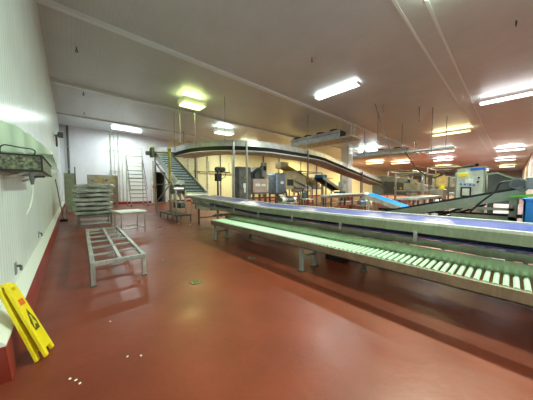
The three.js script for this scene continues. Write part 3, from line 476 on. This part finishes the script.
{
  const s = thing('step_stool', 'small red framed step stool with a white top', 'stool', [9.7, 0, -7.5]);
  part(s, 'top', box(9.4, 10.05, .66, .7, -7.65, -7.3, .01), M.white); for (const x of [9.43, 10.02]) for (const z of [-7.62, -7.33]) part(s, 'leg', bar(V(x + (x > 9.7 ? .04 : -.04), 0, z), V(x, .67, z), .045), M.red); parts(s, 'brace', [bar(V(9.41, .35, -7.33), V(10.04, .35, -7.33), .035), bar(V(9.41, .35, -7.62), V(10.04, .35, -7.62), .035)], M.red);
  const t = thing('feed_conveyor', 'short inclined feed conveyor with a dark belt and teal side parts', 'conveyor', [11, 0, -7]);
  part(t, 'belt', bar(V(10.1, 1.85, -7), V(12, 1.18, -7), .56, .05), M.rubber); for (const z of [-6.7, -7.3]) part(t, 'side_frame', bar(V(10.05, 1.83, z), V(12.1, 1.12, z), .05, .14), M.steel); part(t, 'cover', box(10.0, 10.5, 1.85, 2.03, -7.25, -6.75, .05), M.tealDark); part(t, 'side_cover', box(11.1, 12.2, 1.0, 1.1, -6.68, -6.6), M.tealDark);
  for (const x of [10.3, 11.8]) for (const z of [-6.7, -7.3]) part(t, 'leg', bar(V(x, 0, z), V(x, x < 11 ? 1.72 : 1.18, z), .05), M.steelDark);
  part(t, 'gear_motor', [rod(V(12.0, 1.5, -6.75), V(12.35, 1.7, -6.75), .11, 14), box(11.85, 12.1, 1.3, 1.65, -6.88, -6.62, .03)], M.greyPaint); part(t, 'motor_stand', [bar(V(12.0, .0, -6.5), V(12.0, 1.32, -6.7), .05), bar(V(12, 1.0, -6.55), V(12.35, .55, -6.55), .05)], M.steel);
}
{
  const t = thing('pale_conveyor', 'long pale grey tube conveyor on legs beyond the blue belt', 'conveyor', [9.7, 0, -5.4]);
  part(t, 'bed', [box(8.3, 12.4, .86, .98, -5.7, -5.2, .03)], M.galv); part(t, 'side_rail', [rod(V(8.2, 1.0, -5.15), V(12.5, 1.0, -5.15), .045, 12)], M.offwhite); for (const x of [8.5, 10.4, 12.2]) for (const z of [-5.65, -5.25]) part(t, 'leg', box(x - .03, x + .03, 0, .88, z - .03, z + .03), M.steelDark);
  for (const x of [8.68, 9.52, 10.55, 11.4]) single('rust_crate', 'rust-red crate on the floor under the pale tube conveyor', 'crate', [box(x, x + .68, .0, .42, -5.58, -5.3, .02), box(x - .02, x + .7, .38, .43, -5.6, -5.28, .01)], M.rust, [x + .34, 0, -5.4], 'rust-red crates under the pale conveyor');
}
{
  const t = thing('blue_tube_conveyor', 'short sloping conveyor with two bright blue tubes', 'conveyor', [7.1, 0, -2.4]);
  const P = (s, dx = 0, dy = 0) => V(7.1 + dx, 1.10 - .42 * s + dy, -3.05 + 1.25 * s);
  part(t, 'blue_tube', rod(P(0, -.12), P(1, -.12), .05, 14), M.blue); part(t, 'blue_tube', rod(P(.05, .1, .02), P(1, .1, .02), .05, 14), M.blue);
  part(t, 'belt', bar(P(0, 0, -.05), P(1, 0, -.05), .3, .03), M.rubber); part(t, 'side_frame', bar(P(0, -.25, -.05), P(1, -.25, -.05), .04, .13), M.galv); part(t, 'side_frame', bar(P(0, .25, -.05), P(1, .25, -.05), .04, .13), M.galv); part(t, 'end_cap', new THREE.SphereGeometry(.07, 12, 8).translate(...P(0, -.12).toArray()), M.white);
  for (const s of [.1, .9]) for (const dx of [-.25, .25]) part(t, 'leg', bar(V(7.1 + dx, 0, P(s).z), V(7.1 + dx, P(s).y - .08, P(s).z), .05), M.galv);
}
{
  const t = thing('black_belt_incline', 'green-grey inclined conveyor with a black belt and end motor', 'conveyor', [5.2, 0, -.8]);
  const A = V(5.0, .82, -1.75), B = V(5.0, 1.29, .05), P = (s, dx, dy) => V(A.x + dx, A.y + (B.y - A.y) * s + dy, A.z + (B.z - A.z) * s);
  part(t, 'belt', bar(P(-.02, .25, 0), P(1.02, .25, 0), .5, .035), M.rubber); for (const dx of [0, .52]) part(t, 'side_frame', bar(P(-.03, dx, -.09), P(1.05, dx, -.09), .03, .14), M.greyGreen);
  part(t, 'head_drum', rod(V(4.98, 1.3, .1), V(5.54, 1.3, .1), .06, 16), M.steelDark);
  const m = part(t, 'motor', [rod(V(4.95, 1.37, .05), V(5.2, 1.37, .05), .085, 18), box(4.9, 5.3, 1.28, 1.46, .13, .55, .02)], M.greyPaint); part(t, 'motor_cap', rod(V(4.9, 1.37, .05), V(4.95, 1.37, .05), .06, 16), M.greyDark, m);
  parts(t, 'support_post', [box(4.98, 5.06, .02, 1.22, -.02, .06), box(5.46, 5.54, .02, 1.22, -.02, .06), box(4.98, 5.06, .02, .85, -1.5, -1.43), box(5.46, 5.54, .02, .85, -1.5, -1.43)], M.greyGreen); parts(t, 'base_rail', [box(4.97, 5.07, 0, .05, -1.7, .8), box(5.45, 5.55, 0, .05, -1.7, .8)], M.greyGreen);
  parts(t, 'cross_rail', [box(4.98, 5.04, .78, .86, -.7, .06), box(4.98, 5.03, .95, .99, -.9, .04)], M.greyGreen); part(t, 'cable', tube([V(4.95, 1.4, -.02), V(4.93, 1.38, -.12), V(4.94, 1.25, -.17), V(4.95, 1.1, -.3), V(4.96, .9, -.45)], .012, 30), M.cable);
  const g = part(t, 'guide_strip', bar(V(4.93, 1.17, -.02), V(4.93, 1.26, .8), .02, .035), S({ color: 0x64c832, roughness: .4 }));
  const b = thing('blue_bin', 'bright blue plastic bin beside the motor of the green-grey incline', 'bin', [4.75, 0, .5]); const tub = (y0, y1, i, o) => prism([[4.62 + i, y0], [4.9 - i, y0], [4.9 + .02 - i, y1], [4.6 + i, y1]], 'z', .13 + i, .8 - i);
  part(b, 'tub', [prism([[4.62, .6], [4.88, .6], [4.9, .62], [4.62, .62]], 'z', .13, .8), box(4.6, 4.615, .6, 1.14, .12, .8), box(4.885, 4.9, .6, 1.14, .12, .8), box(4.6, 4.9, .6, 1.14, .12, .135), box(4.6, 4.9, .6, 1.14, .785, .8)], M.blue); part(b, 'rim', [box(4.585, 4.62, 1.12, 1.16, .105, .815, .01), box(4.88, 4.915, 1.12, 1.16, .105, .815, .01), box(4.585, 4.915, 1.12, 1.16, .105, .14, .01)], M.blue);
  parts(b, 'stand', [box(4.62, 4.66, 0, .6, .15, .19), box(4.84, 4.88, 0, .6, .15, .19), box(4.62, 4.66, 0, .6, .74, .78), box(4.84, 4.88, 0, .6, .74, .78)], M.steelDark);
}
{
  const t = thing('control_box', 'grey-green control box with yellow and blue labels and a small screen', 'control box', [6.3, 0, -.55]);
  part(t, 'cabinet', prism([[-.80, .95], [-.80, 1.62], [-.68, 1.70], [-.36, 1.72], [-.34, .95]], 'x', 6.0, 6.45), M.greyGreen);
  part(t, 'front_door', prism([[-.77, 1.0], [-.77, 1.60], [-.38, 1.66], [-.38, 1.0]], 'x', 5.985, 6.0), M.offwhite);
  part(t, 'yellow_label', box(5.975, 5.986, 1.53, 1.60, -.745, -.6), M.yellowSticker); part(t, 'blue_label', box(5.975, 6.2, 1.655, 1.70, -.56, -.36), M.blueSticker); part(t, 'white_label', box(5.975, 5.986, 1.40, 1.48, -.64, -.52), M.white); part(t, 'screen_frame', box(5.97, 5.986, 1.12, 1.32, -.7, -.54, .004), M.black); part(t, 'screen', box(5.966, 5.972, 1.15, 1.29, -.675, -.565), M.offwhite);
  for (const [z, y] of [[-.7, 1.38], [-.64, 1.37], [-.56, 1.36], [-.5, 1.36], [-.45, 1.42], [-.44, 1.5]]) part(t, 'button', rod(V(5.985, y, z), V(5.97, y, z), .018, 10), z > -.48 ? M.black : M.blueSticker);
  for (const z of [-.75, -.4]) for (const x of [6.05, 6.4]) part(t, 'leg', box(x - .03, x + .03, 0, .96, z - .03, z + .03), M.greyGreen);
  const h = thing('steel_hopper', 'dark grey-green sloping hopper right beside the grey-green control box', 'hopper', [6.6, 0, -.1]); part(h, 'body', prism([[-.32, 1.0], [-.32, 1.56], [-.2, 1.58], [.1, 1.42], [.1, 1.0]], 'x', 6.1, 6.8), M.greyDark); part(h, 'rim', prism([[-.33, 1.55], [-.2, 1.57], [.11, 1.41], [.11, 1.44], [-.2, 1.605], [-.33, 1.585]], 'x', 6.08, 6.82), M.steelGreen); for (const z of [-.28, .06]) for (const x of [6.15, 6.75]) part(h, 'leg', box(x - .03, x + .03, 0, 1.02, z - .03, z + .03), M.steelDark);
  const l = thing('lower_frame', 'low dark frame of rails under the control box', 'frame', [6.2, 0, -1.3]); part(l, 'rail', [bar(V(5.75, .78, -2.2), V(5.75, .82, .6), .06)], M.rubber); part(l, 'rail', [bar(V(5.75, .55, -2.2), V(5.75, .55, .6), .06)], M.steelDark); for (const z of [-2.1, -.9, .4]) part(l, 'leg', box(5.72, 5.78, 0, .78, z - .03, z + .03), M.steelDark); part(l, 'tray', box(5.6, 5.9, .6, .68, -.5, .1, .01), M.greyGreen); parts(l, 'strut', [bar(V(5.7, .6, -1.1), V(5.7, 1.0, -.3), .035), bar(V(5.7, .6, -1.25), V(5.7, 1.0, -.45), .035)], M.black);
}
// small drive units and clutter just beyond the blue belt
function driveUnit(x, z, h, m, turn, label) {
  const t = thing('pump_unit', label, 'pump', [x, 0, z]);
  part(t, 'plate', box(x - .22, x + .22, h - .03, h, z - .18, z + .18, .005), M.steel);
  for (const sx of [-1, 1]) for (const sz of [-1, 1]) part(t, 'leg', bar(V(x + sx * .26, 0, z + sz * .2), V(x + sx * .19, h - .02, z + sz * .15), .03), M.steelDark);
  const b = part(t, 'motor', [rod(V(x - .2, h + .11, z), V(x + .06, h + .11, z), .1, 16), box(x - .14, x, h + .19, h + .28, z - .06, z + .06, .01)], m); part(t, 'fan_cover', rod(V(x - .25, h + .11, z), V(x - .2, h + .11, z), .085, 16), M.greyDark, b);
  part(t, 'pump_head', [rod(V(x + .06, h + .11, z), V(x + .14, h + .11, z), .13, 18), rod(V(x + .1, h + .2, z), V(x + .1, h + .36, z), .04, 10)], M.steel);
  part(t, 'hose', tube([V(x + .1, h + .35, z), V(x + .14, h + .45, z), V(x + .28, h + .42, z), V(x + .36, h + .1, z), V(x + .34, .1, z)], .02, 30, 8), M.cable); t.rotation.y = turn;
}
driveUnit(6.35, -6.1, .72, M.offwhite, .3, 'pump with a pale motor on a stand in front of the dark cabinets');
driveUnit(7.35, -6.5, .66, M.greyDark, -.5, 'pump with a dark grey motor on a stand in front of the pinkish machine');
driveUnit(8.3, -6.6, .8, M.tealDark, .9, 'pump with a teal motor on a stand near the red stool');
driveUnit(8.6, -3.9, .62, M.steelBlue, -.2, 'pump with a blue-grey motor before the pale tube conveyor');
{
  const t = thing('pipe_rail', 'steel pipe rail with uprights between the blue belt and the machines', 'rail', [9, 0, -6]); for (const y of [.55, .95]) part(t, 'rail', rod(V(9.0, y, -6.1), V(13.6, y, -6.1), .028, 10), M.steel); for (const x of [9.1, 10.6, 12.1, 13.5]) part(t, 'upright', rod(V(x, 0, -6.1), V(x, 1.0, -6.1), .03, 10), M.steel);
  const y = thing('yellow_chute', 'dull yellow sloping chute on legs behind the blue-grey machine', 'chute', [13, 0, -11.2]); part(y, 'trough', [bar(V(11.6, 2.75, -11.2), V(15.2, 1.6, -11.2), .7, .04), bar(V(11.6, 2.86, -11.55), V(15.2, 1.71, -11.55), .03, .24), bar(V(11.6, 2.86, -10.85), V(15.2, 1.71, -10.85), .03, .24)], M.yellowDull); for (const x of [12.0, 14.8]) for (const z of [-11.5, -10.9]) part(y, 'leg', bar(V(x, 0, z), V(x, x < 13 ? 2.6 : 1.72, z), .06), M.steelDark); part(y, 'feed_box', box(11.1, 11.9, 2.7, 3.15, -11.5, -10.9, .03), M.tan);
}
// ---------------------------------------------------------------- packing frames in the far hall
function packFrame(x, z, w, d, h, label, mats, boxes) {
  const t = thing('packing_frame', label, 'frame', [x, 0, z]);
  for (const sx of [-1, 1]) for (const sz of [-1, 1]) part(t, 'post', box(x + sx * w / 2 - .05, x + sx * w / 2 + .05, 0, h, z + sz * d / 2 - .05, z + sz * d / 2 + .05), mats[0]);
  for (const y of [h * .45, h - .05]) { for (const sz of [-1, 1]) part(t, 'rail', bar(V(x - w / 2, y, z + sz * d / 2), V(x + w / 2, y, z + sz * d / 2), .09), mats[1]); for (const sx of [-1, 1]) part(t, 'rail', bar(V(x + sx * w / 2, y, z - d / 2), V(x + sx * w / 2, y, z + d / 2), .09), mats[1]); }
  part(t, 'deck', box(x - w / 2, x + w / 2, h * .45 + .04, h * .45 + .1, z - d / 2, z + d / 2), M.galv);
  boxes.forEach(([bx, by, bz, bw, bh, bd, m]) => part(t, 'module', [box(x + bx - bw / 2, x + bx + bw / 2, by, by + bh, z + bz - bd / 2, z + bz + bd / 2, .04), rod(V(x + bx, by + bh - .02, z + bz), V(x + bx, by + bh + .16, z + bz), .09, 12)], m));
}
packFrame(18.2, -4.6, 2.6, 1.6, 2.3, 'steel packing frame with tan modules nearest the hood machine', [M.steel, M.steelDark], [[-.6, 1.15, 0, .9, .5, .8, M.tan], [.7, 1.15, .2, .7, .4, .7, M.steel], [.1, 1.15, -.4, .4, .6, .4, M.tealDark]]);
packFrame(18.6, -1.9, 2.4, 1.4, 2.0, 'steel packing frame with pinkish modules behind the control box', [M.steelDark, M.steel], [[-.5, 1.0, 0, .8, .6, .7, M.steelWarm], [.6, 1.0, .1, .8, .4, .7, M.offwhite]]);
packFrame(26.5, -4.2, 3.4, 2.2, 3.2, 'tall packing frame with yellowed modules in the far hall', [M.tan, M.steel], [[-.8, 1.56, 0, 1.2, .8, 1, M.tan], [.9, 1.56, .3, 1, .5, 1, M.offwhite], [0, 1.56, -.6, .5, 1, .5, M.yellowDull]]);
packFrame(31.5, -9.0, 4.2, 2.6, 3.4, 'tall packing frame beyond the white square column', [M.steel, M.tan], [[-1, 1.65, 0, 1.4, .9, 1.2, M.tan], [1, 1.65, .4, 1.2, .6, 1.2, M.steelWarm]]);
packFrame(16.6, -13.2, 3.2, 1.8, 2.8, 'tan packing frame below the first ceiling cooler', [M.tan, M.steelDark], [[-.8, 1.36, 0, 1.1, .8, 1, M.tan], [.8, 1.36, .2, 1, .7, .9, M.greyPaint]]);
packFrame(38, -3.4, 4.0, 2.4, 3.0, 'far pale packing frame near the end of the hall', [M.offwhite, M.steel], [[-1, 1.4, 0, 1.4, .9, 1.2, M.rust], [1, 1.4, .4, 1.2, .6, 1.2, M.offwhite]]);
{
  const t = thing('yellow_motor_unit', 'small machine with a yellow cover left of the control box', 'machine', [14.6, 0, -2.6]);
  part(t, 'body', box(14.2, 15, .7, 1.25, -2.95, -2.3, .06), M.steelWarm); part(t, 'cover', [rod(V(14.5, 1.25, -2.45), V(14.5, 1.5, -2.45), .16, 14, .1)], M.yellow); for (const x of [14.3, 14.9]) for (const z of [-2.9, -2.35]) part(t, 'leg', box(x - .04, x + .04, 0, .75, z - .04, z + .04), M.steelDark);
  const r = thing('long_grey_table', 'long grey steel table beyond the black belt incline', 'table', [10.5, 0, -2.4]); part(r, 'top', box(9.2, 13.2, .85, .95, -2.9, -2.2, .02), M.galv); for (const x of [9.4, 11.2, 13]) for (const z of [-2.85, -2.25]) part(r, 'leg', box(x - .03, x + .03, 0, .86, z - .03, z + .03), M.steelDark); part(r, 'shelf', box(9.4, 13, .3, .34, -2.85, -2.25), M.rust);
}
packFrame(21.5, -16.4, 3.4, 1.8, 2.6, 'tan packing frame close to the cream back wall', [M.tan, M.steel], [[-.9, 1.25, 0, 1.2, .9, 1, M.steelWarm], [.8, 1.25, .2, 1.1, .6, .9, M.tan]]);
packFrame(11.6, -14.6, 2.4, 1.4, 2.2, 'grey packing frame behind the dark machine cabinets', [M.steelDark, M.steel], [[-.5, 1.06, 0, .9, .7, .8, M.greyPaint], [.6, 1.06, .2, .8, .5, .7, M.steelWarm]]);
[[8.6, .06, M.offwhite, 'pale vertical wall pipe on the cream wall beside the doorway'], [9.5, .05, M.steel, 'thin steel wall pipe on the cream wall, second from the doorway'], [10.6, .07, M.offwhite, 'pale wall pipe on the cream wall behind the black stand'], [12.1, .06, M.steelDark, 'dark wall pipe on the cream wall behind the black stand'], [13.6, .07, M.steel, 'steel wall pipe on the cream wall beside the dark grey cabinet'], [18.2, .08, M.steelDark, 'dark wall pipe on the cream wall above the sealing machine'], [21.0, .07, M.steel, 'steel wall pipe on the cream wall above the blue-grey machine'], [25.5, .09, M.tan, 'tan wall pipe on the cream wall behind the slanted arm'], [29.5, .08, M.steelDark, 'dark wall pipe on the cream wall beyond the feed conveyor']].forEach(([x, r, m, l]) => {
  const p = thing('wall_pipe', l, 'pipe', [x, .18, ZB + r]); part(p, 'pipe', rod(V(x, .19, ZB + r + .01), V(x, CEIL, ZB + r + .01), r, 12), m); for (const y of [1.6, 3.4]) part(p, 'clamp', box(x - r - .04, x + r + .04, y, y + .06, ZB, ZB + 2 * r + .02), M.steel);
});
{ const p = thing('header_pipe', 'long horizontal pipe run along the cream back wall', 'pipe', [18, 3.0, ZB + .3]); part(p, 'pipe', rod(V(9, 2.95, ZB + .3), V(34, 2.95, ZB + .3), .06, 12), M.tan); for (let x = 9.6; x < 34; x += 3.1) part(p, 'bracket', box(x - .03, x + .03, 2.85, 2.9, ZB + .001, ZB + .36), M.steelDark); }
// cable tray, hanging rods, hooks
{
  const t = thing('cable_tray', 'long steel cable tray hung below the ceiling toward the far hall', 'cable tray', [20, 4.2, -4.6]);
  for (const x of [17.0, 17.4]) part(t, 'side_rail', box(x - .02, x + .02, 3.7, 3.8, -8.2, -2.4), M.steel); for (let k = 0; k < 14; k++) part(t, 'rung', box(17.0, 17.4, 3.71, 3.73, -8.1 + k * .42, -8.06 + k * .42), M.steel); for (const z of [-7.8, -5.2, -2.8]) part(t, 'hanger_rod', rod(V(17.2, 3.72, z), V(17.2, CEIL, z), .02, 6), M.steelDark); part(t, 'cable', tube([V(17.1, 3.76, -8), V(17.2, 3.78, -5), V(17.1, 3.76, -2.5)], .05, 20), M.cable);
  single('drooping_cable', 'thin black cable drooping from the cable tray to the control box', 'cable', tube([V(16.93, 3.72, -4.9), V(14.5, 2.4, -3.6), V(11.5, 1.75, -2.3), V(8.5, 1.85, -1.2), V(6.30, 1.78, -.5)], .032, 50, 6), M.cable, [10, 1.8, -2]);
  [[12.0, -4.93, 3.2, .5, 'thin slanted hanging rod over the machines, reaching from ceiling toward the cable tray'], [14.9, -3.05, 3.0, 0, 'thin straight hanging rod beside the yellow lamp'], [12.3, -4.65, 5.3, 0, 'short ceiling rod next to the slanted one'], [14.2, -3.5, 4.9, 0, 'short white ceiling rod between the lamps'], [13.6, -5.4, 4.0, 0, 'dark hanging rod near the first ceiling cooler pipes'], [4.2, -11.2, 3.62, 0, 'dark hanging rod in front of the incline top'], [6.6, -16.9, 3.6, 0, 'thin hanging rod behind the incline top']].forEach(([x, z, y, s, l]) => {
    const r = thing('ceiling_rod', l, 'rod', [x, y, z]); part(r, 'rod', rod(V(x + s * 2, y, z + s), V(x, CEIL, z), .018, 6), M.steelDark); part(r, 'ceiling_plate', rod(V(x, CEIL - .03, z), V(x, CEIL, z), .05, 10), M.steel); part(r, 'end_clamp', box(x + s * 2 - .04, x + s * 2 + .04, y - .04, y + .04, z + s - .04, z + s + .04), M.steelDark);
  });
  [[.3, -9.2], [.6, -13.2], [.75, -16.6], [6.2, -4.65], [8.85, -.1]].forEach(([x, z]) => { const h = thing('ceiling_hook', 'small dark hook in the bare ceiling', 'hook', [x, CEIL, z], 'small hooks scattered over the ceiling'); part(h, 'stem', rod(V(x, CEIL, z), V(x, CEIL - .1, z), .018, 8), M.greyDark); part(h, 'ring', new THREE.TorusGeometry(.03, .012, 6, 14).translate(x, CEIL - .12, z), M.greyDark); });
}
// floor drains and crumbs
[[1.25, -2.86, 'round dull floor drain in the open red floor'], [2.45, -3.15, 'round dull floor drain at the edge of the roller conveyor']].forEach(([x, z, l]) => { const d = thing('floor_drain', l, 'drain', [x, 0, z]); part(d, 'ring', new THREE.TorusGeometry(.07, .012, 6, 24).rotateX(Math.PI / 2).scale(1, .5, 1).translate(x, .002, z), M.steelDark); part(d, 'grate', rod(V(x, 0, z), V(x, .004, z), .066, 20), M.yellowDull); for (let k = -2; k < 3; k++) part(d, 'slot', box(x - .045, x + .045, .004, .0055, z + k * .022 - .005, z + k * .022 + .005), M.slots); });
[[-.02, -1.91], [.0, -1.86], [-.05, -1.95], [.24, -2.55], [.28, -1.92], [.36, -1.86], [1.2, -4.15], [2.9, -8.05], [3.1, -7.5]].forEach(([x, z], i) => single('white_crumb', 'tiny white crumb on the red floor', 'crumb', new THREE.IcosahedronGeometry(i > 6 ? .03 : .008, 0).scale(1.3, .6, 1).rotateY(i).translate(x, .005, z), M.white, [x, 0, z], 'white crumbs on the red floor'));

scene.traverse((o) => { if (o.isMesh) { o.castShadow = true; o.receiveShadow = true; } });
renderer.render(scene, camera);
